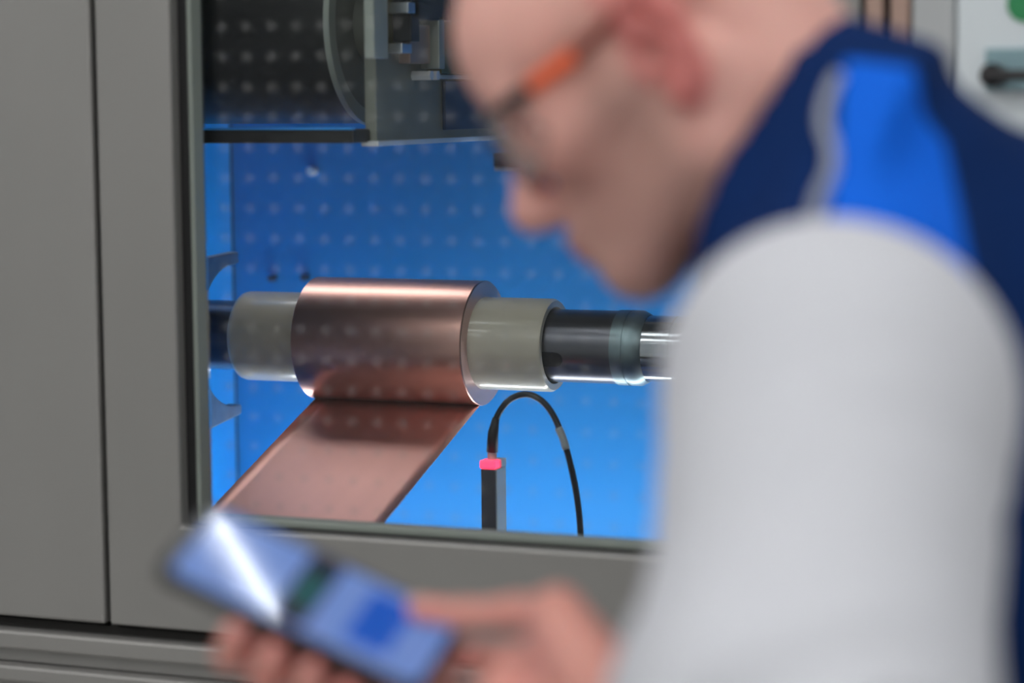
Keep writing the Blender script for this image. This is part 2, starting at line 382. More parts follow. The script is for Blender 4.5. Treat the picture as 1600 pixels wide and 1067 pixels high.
# light bars inside: one in the tray below the roll, one under the roof beside the bearing plate
def bar_feet(t, x0, x1, y, z):
    for x in (x0, x1): obj('foot', box(x-.012, x+.012, y-.02, y+.02, zf+.0008, z), HOUS, t)
def bar_light(x0, x1, y, z, m, lab, down, w=.018):
    t = new_empty('light_bar', ((x0+x1)/2, y, z)); tag(t, lab, 'lamp')
    s = -1 if down else 1
    obj('bar_housing', box(x0, x1, y-w-.006, y+w+.006, *sorted((z, z-s*.03))), HOUS, t)
    obj('diffuser', box(x0+.01, x1-.01, y-w, y+w, *sorted((z+s*.001, z+s*.006))), m, t)
    for e in (-1, 1): obj('shade', box(x0, x1, y+e*(w+.008)-.002, y+e*(w+.008)+.002, *sorted((z-s*.03, z+s*((.09 if e > 0 else .012) if down else .012)))), HOUS, t)
    return t
bar_light(corner+.03, XR-.03, .47, .90, LEDM, 'white light bar in the machine tray below the roll', False); bar_feet(bpy.data.objects['light_bar'], -.3, .3, .47, .87)
bar_light(-.44, -.12, .405, 1.64, LEDT, 'white light bar hidden behind the black drum', True, .03)
obj('wall_bracket', box(-.3, -.26, .39, YB-.0008, 1.671, 1.685), HOUS, bpy.data.objects['light_bar.001'])

# ------------------------------------------------------------------ roll on its shaft
xl = on_y(497, 526, AX_Y)[0]                  # far end of the copper winding
R = .0630
t = new_empty('copper_foil_roll', (xl/2, AX_Y, AX_Z-R)); tag(t, 'roll of shiny copper foil wound on a beige tube', 'foil roll')
rc = .0465; ri = .0385
obj('winding', lathe([(xl, rc), (xl, R-.0008), (xl+.0008, R), (-.0008, R), (0, R-.0008)], n=128), COPPER, t, smooth=False)
me = t.children[0].data
me.polygons.foreach_set('use_smooth', [True]*len(me.polygons))
wm = t.children[0].modifiers.new('edges', 'EDGE_SPLIT'); wm.split_angle = radians(40)
obj('winding_end', lathe([(.0003, rc), (.0003, R-.001)], n=128), COPEDGE, t)
x1 = on_y(868, 540, AX_Y)[0]; x0 = on_y(385, 522, AX_Y)[0]
ct = obj('core_tube', lathe([(x0, ri), (x0, rc-.004), (x0+.002, rc-.001), (x0+.006, rc), (x1-.003, rc), (x1, rc-.002), (x1, ri), (x0, ri)], n=96), SLEEVE, t, smooth=True)
em = ct.modifiers.new('edges', 'EDGE_SPLIT'); em.split_angle = radians(50)
# foil web leaving the bottom of the roll towards the viewer
wb = on_x(338, 784, xl); wb0 = (AX_Y, AX_Z-R)
dy, dz = wb[1]-AX_Y, wb[2]-(AX_Z-R)
ang = math.atan2(-dz, -dy)                    # downward slope towards the window
prof = [(AX_Y+(R+.0002)*cos(a), AX_Z+(R+.0002)*sin(a)) for a in np.linspace(-pi/2+.5, -pi/2-ang*.55, 8)]
pe = prof[-1]
sl = (wb[2]-pe[1])/(wb[1]-pe[0])
for s in np.linspace(.08, 1, 8): prof.append((pe[0]+(.066-pe[0])*s, pe[1]+(.066-pe[0])*s*sl))
prof += [(.060, prof[-1][1]-.004), (.0575, prof[-1][1]-.02), (.0575, prof[-1][1]-.10)]
nx = 12; V, F = [], []
for k in (0, 1):
    for (y, z) in prof:
        for i in range(nx+1): V.append((xl+.0012+(-.0024-xl)*i/nx, y, z+.00035*k))
npf = len(prof)
for k in (0, 1):
    for j in range(npf-1):
        for i in range(nx): a = k*npf*(nx+1)+j*(nx+1)+i; F.append((a, a+1, a+nx+2, a+nx+1) if k else (a, a+nx+1, a+nx+2, a+1))
for j in range(npf-1):
    for i in (0, nx): a = j*(nx+1)+i; b = a+npf*(nx+1); F.append((a, a+nx+1, b+nx+1, b))
obj('web', (V, F), COPWEB, t, smooth=True)
# shaft
x2 = on_y(990, 543, AX_Y)[0]; x3 = on_y(1016, 544, AX_Y)[0]; xc = on_y(1000, 543, AX_Y)[0]
t = new_empty('winding_shaft', (0, AX_Y, AX_Z-.04)); tag(t, 'dark steel shaft carrying the copper roll', 'shaft')
rs = .0372
def turned(name, prof, m, par=None, n=72):
    o = obj(name, lathe(prof, n=n), m, par or t, smooth=True); e = o.modifiers.new('edges', 'EDGE_SPLIT'); e.split_angle = radians(30); return o
turned('shaft_body', [(corner+.001, 0), (corner+.001, rs-.001), (x2-.001, rs-.001), (x2-.001, 0)], SHAFT)
turned('collar', [(x2-.013, rs-.0005), (x2-.013, rs), (x2-.001, rs), (x2-.001, rs-.0006), (x2+.0005, rs-.0006), (x2+.0005, rs), (xc+.003, rs), (x3, rs-.004), (x3, .02)], SHAFTC)
turned('journal', [(x3-.002, .0325), (x3+.028, .0325), (x3+.028, .0315), (x3+.030, .0315), (x3+.030, .0325), (XR-.002, .0325)], SHAFTB)
turned('bearing_block', [(XR-.02, .03), (XR-.02, .06), (XR-.001, .06)], DARKM)
ky = on_y(868, 562, AX_Y-rs); 
kp = [(x1-.02, -.008)]+[(x1+.013+.0075*cos(a), .0075*sin(a)) for a in np.linspace(-pi/2, pi/2, 9)]+[(x1-.02, .008)]
phi = radians(196)
V = []
for (xx, s) in kp:
    for rr in (rs+.0003, rs-.002): a = phi+s/rs; V.append((xx, AX_Y+rr*cos(a), AX_Z+rr*sin(a)))
n = len(kp); F = [tuple(range(0, 2*n, 2))]+[(2*i, 2*i+1, (2*i+3) % (2*n), (2*i+2) % (2*n)) for i in range(n)]
obj('key_slot', (V, F), DARKM, t)
# aluminium cradle around the shaft end
xb = on_y(372, 522, AX_Y)[0]-.010
t = new_empty('shaft_cradle', (xb, AX_Y, AX_Z-.1)); tag(t, 'curved aluminium cradle around the far shaft end', 'bracket')
rh = .074; poly = []
for a in np.linspace(radians(86), radians(274), 28): poly.append((AX_Y+rh*cos(a), AX_Z+rh*sin(a)))
poly = [(AX_Y+.013, AX_Z+rh+.0015)]+poly+[(AX_Y+.013, AX_Z-rh-.0015)]
outl = [(AX_Y+.012, AX_Z-rh-.011), (AX_Y-.075, AX_Z-rh-.021), (.0465, AX_Z-rh-.021), (.0465, AX_Z+rh+.010), (AX_Y-.075, AX_Z+rh+.010), (AX_Y+.012, AX_Z+rh+.013)]
obj('cradle_plate', prism(poly+outl, 0, xb-.006, xb+.006), CRAD, t, bevel=.0015)
obj('mounting_foot', box(corner+.0008, xb-.006, .046, .066, AX_Z-.05, AX_Z+.05), ALU, t)

# ------------------------------------------------------------------ black drum and bearing plate above
dy0, dz0, dr = .20, 0, .150
xpl = on_y(570, 222, .13)[0]
zpl = on_y(570, 222, .13)[2]
edge = on_y(514, 60, .14)
dx = edge[0]
DY, DZ, DR = .238, zpl+.112, .098
t = new_empty('black_drum', (dx-.2, DY, DZ-DR)); tag(t, 'large black roller with pale rim above the copper roll', 'roller')
def turnd(name, prof, m): 
    o = obj(name, lathe(prof, DY, DZ, 96), m, t, smooth=True); e = o.modifiers.new('edges', 'EDGE_SPLIT'); e.split_angle = radians(30); return o
turnd('drum_body', [(corner+.02, .02), (corner+.02, DR-.002), (dx-.006, DR-.002)], DRUM)
turnd('rim', [(dx-.006, DR-.01), (dx-.006, DR), (dx, DR), (dx, DR-.014), (dx-.004, DR-.016)], OLIVEL)
turnd('end_face', [(dx-.003, DR-.013), (dx-.003, .04), (dx+.012, .04), (dx+.012, 0)], OLIVE)
obj('axle', lathe([(corner+.002, .02), (corner+.02, .02)], DY, DZ, 24), DARKM, t)
t = new_empty('scraper_bar', (dx-.2, .14, zpl)); tag(t, 'black bar with a bright edge under the black drum', 'bar')
b0 = on_y(320, 205, .12); b1 = on_y(567, 208, .12)
obj('bar', box(corner+.002, b1[0], .10, .16, b1[2]-.0088, b1[2]+.0035), RUBBER, t, bevel=.001)
obj('bar_edge', box(corner+.002, b1[0], .098, .104, b1[2]+.0035, b1[2]+.0055), BLUELIT, t)  # blue highlight along the bar, painted as a strip
t = new_empty('bearing_plate', (xpl, .3, zpl)); tag(t, 'grey machine side plate with brackets right of the black drum', 'machine part')
yp1 = on_x(772, 208, xpl)[1]
obj('side_plate', box(xpl-.002, xpl+.010, .135, yp1, zpl, zt-.03), OLIVE, t, bevel=.001)
obj('lower_lip', box(xpl-.004, xpl+.014, .130, yp1, zpl-.004, zpl+.001), BOLTM, t, bevel=.001)  # pale material paints in the light from the tray below
def plate_rect(name, px0, px1, py0, py1, th, m, bev=.001):
    a = on_x(px0, py0, xpl+.010); b = on_x(px1, py1, xpl+.010)
    return obj(name, box(xpl+.010, xpl+.010+th, min(a[1], b[1]), max(a[1], b[1]), min(a[2], b[2]), max(a[2], b[2])), m, t, bevel=bev)
plate_rect('support_strip', 567, 592, -60, 92, .010, OLIVEL)
plate_rect('dark_slot', 592, 612, -60, 78, .002, BRASS)
plate_rect('clamp_block', 612, 626, -10, 66, .020, DARKM)
plate_rect('clamp_screw', 604, 616, 4, 22, .022, ALU)
plate_rect('clamp_screw', 604, 620, 68, 84, .016, ALU)
plate_rect('motor_block', 622, 655, 38, 100, .012, STEELW)
plate_rect('motor_cover', 614, 676, -40, 34, .020, DARKM)
plate_rect('guide_rod', 656, 666, 26, 108, .020, OLIVEL)
plate_rect('brass_block', 668, 735, 14, 116, .014, BRASS)
plate_rect('cross_bar', 668, 760, 116, 124, .012, OLIVEL)
plate_rect('cover_sheet', 690, 764, 126, 200, .004, NAVYP)
for px in (666, 676):
    a = on_x(px, 118, xpl+.024)
    obj('bolt', prism([(a[1]+.005*cos(q), a[2]+.005*sin(q)) for q in np.linspace(0, 2*pi, 6, endpoint=False)], 0, xpl+.010, xpl+.030), BOLTM, t)
t = new_empty('stop_bracket', (0, YB-.03, 0)); tag(t, 'small dark bracket on the blue wall beside the glasses', 'bracket')
a = on_y(771, 238, YB-.03); b = on_y(815, 261, YB-.03)
t.location = (a[0], YB-.03, b[2]); WL[t] = np.array(t.location)
obj('block', box(a[0], b[0], YB-.03, YB, b[2], a[2]), DARKM, t, bevel=.001)
obj('lip', box(a[0]+.003, b[0], YB-.034, YB, b[2]-.004, b[2]), ALU, t)

# ------------------------------------------------------------------ red-lit sensor with its cable
YS = .20
s0 = on_y(752, 722, YS); s1 = on_y(776, 722, YS); sb = on_y(765, 835, YS)
t = new_empty('light_sensor', (s0[0], YS, zf)); tag(t, 'small grey sensor with a glowing red top and black cable', 'sensor')
w = s1[0]-s0[0]; zs = s0[2]; dpt = .016/sin(YAW)*.62
dpt = (on_x(791, 722, s1[0])[1]-YS)
obj('sensor_body', box(s0[0], s1[0], YS, YS+dpt, .985, zs-.006), SENSG, t, bevel=.001)
obj('sensor_face', box(s0[0]+.0005, s1[0]-.001, YS-.002, YS, .99, zs-.0065), SENSD, t)
obj('status_light', box(s0[0]-.001, s1[0]-.001, YS-.0025, YS+.012, zs-.006, zs+.002), REDLED, t, bevel=.0015)
obj('body_top', box(s0[0]+.001, s1[0], YS+.012, YS+dpt, zs-.006, zs+.0015), SENSG, t)
obj('stand', box(s0[0]+.002, s1[0]-.002, YS+.006, YS+dpt-.004, zf+.0008, .985), STEELE, t)
c0 = on_y(769, 719, YS+.008)
cp = [c0]+[on_y(px, py, YS+.008) for px, py in ((769, 702), (771, 672), (779, 646), (797, 624), (822, 616), (845, 625), (864, 648), (879, 683), (892, 728), (902, 780), (907, 832), (908, 900), (900, 1000))]
cb = obj('cable', tube(spline(cp, 6), .0031, 12), CABLE, t, smooth=True)
obj('connector', tube([c0, on_y(769, 706, YS+.008)], [.0045, .0045], 14), SENSG, cb)
obj('strain_relief', tube([on_y(769, 706, YS+.008), on_y(770.5, 676, YS+.008), on_y(775, 653, YS+.008)], [.0056, .0052, .0034], 14), RUBBER, cb, smooth=True)
obj('cable_tag', tube(spline([on_y(px, py, YS+.008) for px, py in ((872.5, 668), (879, 683), (885, 702))], 4), .0037, 12), CTAG, cb, smooth=True)
#@@PERSON
# ================================================================== THE PERSON
# head frame: origin between the ear canals, hx forward, hy to the person's left, hz up
def unit(v): v = np.asarray(v, float); return v/np.linalg.norm(v)
TURN, NOD, TILT = radians(16), radians(35), radians(0)
img_l, img_a = -cr, cf                       # towards the left of the picture, and away from it
fwd0 = unit(img_l*cos(TURN)+img_a*sin(TURN)); fwd0[2] = 0; fwd0 = unit(fwd0)
hy = np.cross([0, 0, 1.], fwd0)
hx = unit(fwd0*cos(NOD)-np.array([0, 0, 1.])*sin(NOD)); hz = np.cross(hx, hy)
HO = P(1003, 100, 1.37)-hy*.074
def hw(x, y, z): return HO+hx*x+hy*y+hz*z
Rh = np.stack([hx, hy, hz])
def to_head(p): return (p-HO.astype(np.float32))@Rh.T.astype(np.float32)
def head_prims():
    L = []
    L += [ell((-.004, 0, .052), (.098, .076, .082)), ell((.052, 0, .055), (.054, .060, .060)), ell((.040, 0, -.015), (.054, .057, .070))]
    L += [ell((.030, 0, -.048), (.056, .047, .045)), ell((.076, 0, -.052), (.029, .032, .030)), ell((.083, 0, -.086), (.019, .024, .019))]
    for s in (-1, 1):
        L += [ell((.066, s*.046, -.006), (.026, .020, .020)), cap((.008, s*.054, .0), (.006, s*.050, -.056), .017, .016), cap((.006, s*.050, -.056), (.078, s*.016, -.087), .017, .017)]
        L += [(cap((.088, s*.010, .034), (.078, s*.046, .034), .010, .009), .016), (cap((.006, s*.062, -.002), (.060, s*.050, -.002), .011, .011), .016)]
        L += [(ell((.106, s*.0125, -.030), (.012, .0075, .0085)), .006)]
    L += [(cap((.094, 0, .026), (.118, 0, -.018), .0085, .0105), .014), (ell((.1195, 0, -.024), (.0125, .0125, .0115)), .010), (cap((.098, 0, -.032), (.112, 0, -.032), .008, .006), .008)]
    L += [(cap((.1015, -.019, -.0545), (.1015, .019, -.0545), .0045), .007), (cap((.107, -.008, -.0525), (.107, .008, -.0525), .0045), .007), (cap((.1045, -.012, -.0625), (.1045, .012, -.0625), .0055), .007)]
    return L
def ear_prims(s):
    pts = [(-.004, .073, .008), (-.002, .077, .022), (-.008, .083, .032), (-.019, .089, .035), (-.030, .092, .027), (-.035, .092, .010), (-.031, .089, -.008), (-.021, .084, -.022), (-.011, .079, -.029)]
    pts = [(a, s*b, c) for a, b, c in pts]
    rs = [.004, .0042, .0042, .0046, .0050, .0048, .0046, .0048, .0062]
    L = chain(pts, rs)
    anti = [(-.013, s*.083, .022), (-.022, s*.086, .012), (-.023, s*.085, -.004), (-.014, s*.080, -.016)]
    L += chain(anti, [.0038, .0045, .0045, .004])
    L += [ell((-.017, s*.079, .006), (.015, .0045, .026)), ell((-.012, s*.076, -.024), (.0075, .0055, .009)), ell((.002, s*.074, -.004), (.0045, .005, .007))]
    return L
def head_field(pw):
    p = to_head(pw)
    v = field(head_prims(), .022)(p)
    for s in (-1, 1):
        e = field(ear_prims(s), .004)(p)
        v = smin(v, e, .006)
        v = -smin(-v, d_ell(p, (-.0075, s*.085, -.001), (.0095, .0095, .0115)), .004)      # concha
        v = -smin(-v, d_ell(p, (.089, s*.032, .016), (.016, .017, .012)), .012)           # eye socket
        v = smin(v, d_ell(p, (.0695, s*.032, .016), (.0145, .0145, .0125)), .004)          # lids
        v = -smin(-v, d_ell(p, (.111, s*.0072, -.0375), (.0065, .0036, .0045)), .002)      # nostril
    v = -smin(-v, d_cap(p, (.112, -.017, -.0585), (.112, .017, -.0585), .0016), .004)      # lip line
    # neck
    q = pw.astype(np.float32)
    v = smin(v, d_cap(q, hw(-.030, 0, -.035), NB, .056, .062), .030)
    v = smin(v, d_cap(q, hw(-.055, 0, .0), NB+hx*-.02, .045, .055), .030)
    for s in (-1, 1): v = smin(v, d_cap(q, hw(-.022, s*.058, -.020), hw(.035, s*.02, -.16), .014, .016), .02)
    return v

# torso frame
TLEAN = radians(30)
tf0 = fwd0; ty = hy
tz = unit(np.array([0, 0, 1.])*cos(TLEAN)+tf0*sin(TLEAN)); tx = np.cross(ty, tz)
NB = P(1290, 330, 1.455)                      # base of the neck inside the collar
def tw(x, y, z): return NB+tx*x+ty*y+tz*z
Rt = np.stack([tx, ty, tz])
def to_tor(p): return (p-NB.astype(np.float32))@Rt.T.astype(np.float32)
HIP = tw(0, 0, -.52)
FL = np.array([HIP[0], HIP[1], 0.0])

# arms
LS, LE, LW = P(1314, 622, 1.245), P(1254, 1190, 1.105), P(985, 1120, 1.235)
RS_, RE = tw(-.01, -.19, -.06), P(1240, 1330, 1.60)

# phone frame
c00 = P(238, 886, 1.33); c01 = P(328, 782, 1.39); c10 = P(696, 988, 1.352)
pS = unit(c01-c00); pL = c10-c01; pL = unit(pL-pS*(pL@pS)); pN = unit(np.cross(pL, pS))
if pN@(CAM-c00) < 0: pN = -pN
PW_, PL_ = np.linalg.norm(c01-c00), .163
PC = c01-pS*PW_/2+pL*PL_/2                    # centre of the screen
def ph(l, s, n): return PC+pL*l+pS*s+pN*n      # along length, across width, out of the screen

# left hand, index finger touching the screen
i_tip = P(652, 966, 1.352); i_tip = i_tip+pN*(.0080-(i_tip-PC)@pN)
LH = [  # chains of (points, radii)
    ([P(872, 958, 1.292), P(806, 958, 1.318), P(728, 962, 1.338), i_tip], [.0105, .0093, .0083, .0072]),
    ([P(886, 992, 1.280), P(808, 1040, 1.310), P(770, 1082, 1.304), P(812, 1108, 1.290)], [.0108, .0095, .0085, .0076]),
    ([P(903, 1026, 1.268), P(828, 1075, 1.296), P(800, 1114, 1.285), P(845, 1134, 1.272)], [.0103, .0090, .0082, .0072]),
    ([P(922, 1056, 1.255), P(850, 1090, 1.276), P(832, 1126, 1.266), P(868, 1146, 1.256)], [.0095, .0083, .0075, .0066]),
    ([P(955, 1075, 1.30), P(868, 1062, 1.345), P(790, 1034, 1.362), P(722, 1026, 1.362)], [.0150, .0118, .0100, .0080]),
]
def lhand_field(p):
    pr = []
    for pts, rs in LH: pr += chain(pts, rs)
    v = field(pr, .005)(p)
    for k in range(4): v = smin(v, d_cap(p, LH[k][0][0], LW, .0125, .020), .012)
    v = smin(v, d_cap(p, P(925, 1055, 1.285), LW, .016, .024), .012)
    return phone_gap(p, smin(v, d_cap(p, LW, LW+(LE-LW)*.5, .024, .036), .02))
# right hand under the phone
def rp(l, s, n): return ph(l, s, n)
RH = [
    ([rp(-.006, .020, -.034), rp(-.020, -.022, -.036), rp(-.024, -.043, -.027), rp(-.024, -.0465, -.010)], [.0105, .0092, .0083, .0072]),
    ([rp(.015, .022, -.036), rp(.003, -.022, -.038), rp(-.001, -.046, -.029), rp(-.001, -.0470, -.011)], [.0108, .0095, .0085, .0074]),
    ([rp(.036, .024, -.037), rp(.027, -.020, -.038), rp(.023, -.045, -.029), rp(.023, -.0465, -.011)], [.0103, .0090, .0082, .0072]),
    ([rp(.054, .027, -.038), rp(.048, -.012, -.039), rp(.045, -.038, -.031), rp(.045, -.0455, -.014)], [.0095, .0083, .0075, .0066]),
    ([rp(.056, .042, -.054), rp(.030, .038, -.044), rp(.008, .030, -.034), rp(-.012, .020, -.025)], [.0160, .0128, .0108, .0085]),
]
RWR = rp(.096, .040, -.094)
def phone_gap(p, v):
    q = p-PC.astype(np.float32); f32 = lambda a: a.astype(np.float32)
    sd = np.maximum(np.maximum(np.abs(q@f32(pN)+.0040)-.0056, np.abs(q@f32(pS))-PW_/2-.0012), np.abs(q@f32(pL))-PL_/2-.0012)
    return np.maximum(v, -sd)
def rhand_field(p):
    pr = []
    for pts, rs in RH: pr += chain(pts, rs)
    v = field(pr, .005)(p)
    for k in range(4): v = smin(v, d_cap(p, RH[k][0][0], RWR, .0130, .021), .013)
    v = smin(v, d_cap(p, RH[4][0][0], RWR, .018, .024), .013)
    v = smin(v, d_cap(p, RWR, RWR+(RE-RWR)*.55, .025, .036), .02)
    return phone_gap(p, v)
# coarse core under the clothes, down to the ankles
def core_field(p):
    t = to_tor(p)
    v = d_ell(t, (-.005, 0, -.18), (.095, .145, .20)); v = smin(v, d_ell(t, (-.01, 0, -.42), (.09, .135, .16)), .05)
    v = smin(v, d_cap(p, tw(-.01, .13, -.05), tw(-.01, -.13, -.05), .055), .04)
    v = smin(v, d_cap(p, NB, tw(0, 0, -.15), .055, .08), .03)
    for s, E_, S_, W_ in ((1, LE, LS, LW), (-1, RE, RS_, RWR)):
        v = smin(v, d_cap(p, S_-(S_-tw(0, 0, -.08))*.15, E_, .05, .042), .03); v = smin(v, d_cap(p, E_, E_+(W_-E_)*.6, .042, .034), .02)
        h = HIP+ty*s*.09; kn = FL+ty*s*.10+tf0*.10; kn[2] = .50; an = FL+ty*s*.10+tf0*(.04); an[2] = .09
        v = smin(v, d_cap(p, h, kn, .075, .052), .04); v = smin(v, d_cap(p, kn, an, .05, .036), .03); v = smin(v, d_cap(p, an-np.array([0, 0, .045]), an+tf0*.15-np.array([0, 0, .055]), .034, .025), .03)
    return v

def tone_head(V):
    p = to_head(V.astype(np.float32)); n = len(V)
    base = np.array(srgb(224, 170, 158)); c = np.tile(base, (n, 1))
    def mixin(w, col): c[:] = c*(1-w[:, None])+np.array(col)*w[:, None]
    g = lambda q, r: np.exp(-np.sum(((p-np.array(q, np.float32))/np.array(r, np.float32))**2, 1))
    # stubble on jaw, upper lip and sideburn; shaved hair above the ears
    ss = lambda a, b, x: np.clip((x-a)/(b-a), 0, 1)**2*(3-2*np.clip((x-a)/(b-a), 0, 1))
    jaw = ss(.012, -.03, p[:, 2]+(p[:, 0]-.06)*.35)*ss(-.02, .015, p[:, 0])*(1-g((.10, 0, -.03), (.03, .035, .02)))
    jaw *= 1-.0*p[:, 0]
    side = np.exp(-((p[:, 0]-.030)/.020)**2)*ss(-.05, -.02, p[:, 2])*ss(.05, .03, p[:, 2])
    mixin(np.clip(np.maximum(jaw*.42, side*.42), 0, 1), srgb(134, 112, 102))
    mixin(.35*np.maximum(g((.105, .0, -.022), (.03, .03, .02)), g((.075, .045, -.015), (.03, .03, .025))), srgb(205, 125, 112))
    ear = ss(.071, .079, np.abs(p[:, 1]))*ss(.012, .0, p[:, 0])*ss(-.05, -.04, p[:, 0])
    mixin(ear*.75, srgb(212, 110, 108))
    lip = ss(.004, .001, np.abs(p[:, 2]+.0585)-.0045)*ss(.092, .098, p[:, 0])*ss(.024, .016, np.abs(p[:, 1]))
    mixin(lip*.7, srgb(170, 88, 88))
    return c
def tone_hand(V):
    n = len(V); c = np.tile(np.array(srgb(208, 146, 134)), (n, 1))
    tips = [ch[0][-1] for ch in LH+RH]; kn = [q for ch in LH+RH for q in ch[0][:3]]
    for q in tips:
        w = np.exp(-np.sum((V-q)**2, 1)/.013**2)*.6; c = c*(1-w[:, None])+np.array(srgb(222, 120, 120))*w[:, None]
    for q in kn:
        w = np.exp(-np.sum((V-q)**2, 1)/.010**2)*.35; c = c*(1-w[:, None])+np.array(srgb(196, 116, 104))*w[:, None]
    return c
def meshed(fn, pts, pad, h): lo, hi = bounds(pts, pad); return nets(fn, lo, hi, h)
hv, hf = meshed(head_field, [hw(x, y, z) for x in (-.105, .135) for y in (-.1, .1) for z in (-.13, .14)]+[NB], .012, .0026)
lv, lf = meshed(lhand_field, [q for ch in LH for q in ch[0]]+[LW, LW+(LE-LW)*.5], .03, .0021)
rv, rf = meshed(rhand_field, [q for ch in RH for q in ch[0]]+[RWR, RWR+(RE-RWR)*.3], .03, .0024)
cv, cfc = meshed(core_field, [LS, LE, LW, RS_, RE, RWR, tw(.1, .15, 0), tw(-.12, -.15, 0), FL-tf0*.15, FL+tf0*.35, FL+ty*.2, FL-ty*.2], .05, .012)
bv, bf = join((hv, hf), (lv, lf), (rv, rf), (cv, cfc))
cols = np.vstack([tone_head(hv), tone_hand(lv), tone_hand(rv), np.tile(np.array(srgb(200, 140, 124)), (len(cv), 1))])
person = obj('person', (bv, bf), SKIN, None, smooth=True, origin=FL, colors=cols)
tag(person, 'worker in navy vest and white shirt bending over a phone', 'person')
for s in (-1, 1):
    e = hw(.0715, s*.032, .016); R0 = .0118
    g_ = unit(hx*.8-hz*.6)
    ev, ef = nets(ell(e, (R0, R0, R0)), e-R0-.003, e+R0+.003, .0016); eye = obj('eye', (ev, ef), EYEW, person, smooth=True)
    ic = e+g_*.0085; iv, if_ = nets(ell(ic, (.0045,)*3), ic-.007, ic+.007, .001); obj('iris', (iv, if_), IRIS, eye, smooth=True)
    br = [hw(.0965, s*.013, .036), hw(.0965, s*.025, .041), hw(.090, s*.040, .041), hw(.080, s*.051, .036)]
    obj('eyebrow', tube(spline(br, 4), [.0016]+[.0034]*11+[.0012], 8), HAIRM, person, smooth=True)
def nail(par, tip, prev, up):
    d = unit(tip-prev); u_ = unit(up-d*(up@d)); w_ = np.cross(d, u_); c = tip+d*.001+u_*.0062
    V, F = [], []
    for i in range(5):
        for j in range(5):
            a, b = (i-2)/2, (j-2)/2; V.append(c+d*a*.0055*(1-.15*b*b)+w_*b*.0048+u_*(.0012-.0022*b*b-.0006*a))
    for i in range(4):
        for j in range(4): F.append((i*5+j, i*5+j+1, (i+1)*5+j+1, (i+1)*5+j))
    o = obj('fingernail', (V, F), NAIL, par, smooth=True); m_ = o.modifiers.new('thick', 'SOLIDIFY'); m_.thickness = .0008
nail(person, LH[0][0][3], LH[0][0][2], cu*.9-cf*.3)
nail(person, LH[4][0][3], LH[4][0][2], cu*.7+cf*.3)
for k in range(4): nail(person, RH[k][0][3], RH[k][0][2], -pS)

# ---- vest
cdir = unit(P(1070, 462, 1.43)-P(1290, 22, 1.44))        # collar edge runs from nape to throat
cmid = P(1180, 242, 1.435)
cnor = unit(np.cross(cdir, ty)); 
if cnor@(NB-cmid) > 0: cnor = -cnor                       # points out of the collar, up the neck
csd = np.cross(cnor, cdir); Rc = np.stack([cdir, csd, cnor])
def collar_out(p):
    q = (p-cmid.astype(np.float32))@Rc.T.astype(np.float32)
    flare = np.clip(-q[:, 2], 0, .2)
    r = np.sqrt((q[:, 0]/(.094+flare*.10))**2+(q[:, 1]/(.078+flare*.45))**2)
    return np.maximum((r-1)*.08, np.maximum(q[:, 2], -q[:, 2]-.075)), q
def vest_field(p):
    t = to_tor(p)
    v = d_ell(t, (-.004, 0, -.235), (.125, .175, .205)); v = smin(v, d_ell(t, (.0, 0, -.44), (.130, .170, .20)), .06)
    v = smin(v, d_ell(p, P(1345, 318, 1.42), (.086, .086, .086)), .05)
    v = smin(v, d_ell(p, P(1600, 525, 1.47), (.118, .118, .118)), .06)
    v = smin(v, d_cap(p, P(1320, 520, 1.335), tw(-.02, -.14, -.075), .082, .074), .05)
    # soft folds running from the collar to the armhole
    co, q = collar_out(p); v = smin(v, co, .025)
    f = np.sin((t[:, 0]*.9+t[:, 2]*.5)*95+np.sin(t[:, 1]*30)*1.2)*.0022*np.exp(-((t[:, 0]-.02)/.09)**2)
    v = v+f
    inner = np.sqrt((q[:, 0]/(.088))**2+(q[:, 1]/.072)**2)-1
    v = np.maximum(v, -np.maximum(inner*.075, -(q[:, 2]+.05)))
    # arm holes
    v = np.maximum(v, -(d_cap(p, LS+unit(CAM-LS)*.0, LS+(LS-P(1322, 600, 1.40))*1.2, .062)))
    # flat hem
    return np.maximum(v, -(t[:, 2]+.57))
vv, vf = meshed(vest_field, [tw(.16, .2, .1), tw(-.16, -.2, -.6), tw(.16, -.2, -.6), tw(-.2, .22, .05), P(1290, 10, 1.44), P(1070, 462, 1.43)], .06, .0058)
# smooth the cloth, then cut the royal blue shoulder panel out along clean seams
def relax(V, Fq, it):
    e = np.vstack([Fq[:, [0, 1]], Fq[:, [1, 2]], Fq[:, [2, 3]], Fq[:, [3, 0]]]); e = np.vstack([e, e[:, ::-1]])
    deg = np.bincount(e[:, 0], minlength=len(V))[:, None]
    for _ in range(it):
        acc = np.stack([np.bincount(e[:, 0], V[e[:, 1], k], minlength=len(V)) for k in range(3)], 1); V = V*.4+.6*acc/np.maximum(deg, 1)
    return V
vv = relax(vv, vf, 4)
pc = P(1400, 300, 1.34)
def cut(a, b): k = unit(np.cross(unit(b-a), ty)); return a, (k if (pc-a)@k > 0 else -k)
cuts = [cut(P(1314, 100, 1.34), P(1304, 520, 1.30)), cut(P(1405, 60, 1.36), P(1475, 200, 1.33)), cut(P(1462, 160, 1.36), P(1532, 460, 1.30)), (NB+ty*.088, ty), (NB-tz*.15, tz)]
bm = bmesh.new(); bvs = [bm.verts.new(q) for q in vv]
for q in vf: bm.faces.new([bvs[i] for i in q])
for a_, k_ in cuts:
    bmesh.ops.bisect_plane(bm, geom=[f for f in bm.faces if (np.array(f.calc_center_median())-pc)@(np.array(f.calc_center_median())-pc) < .09]+list(bm.edges)+list(bm.verts), plane_co=Vector(a_), plane_no=Vector(k_), dist=1e-5)
bm.verts.index_update(); bm.faces.ensure_lookup_table()
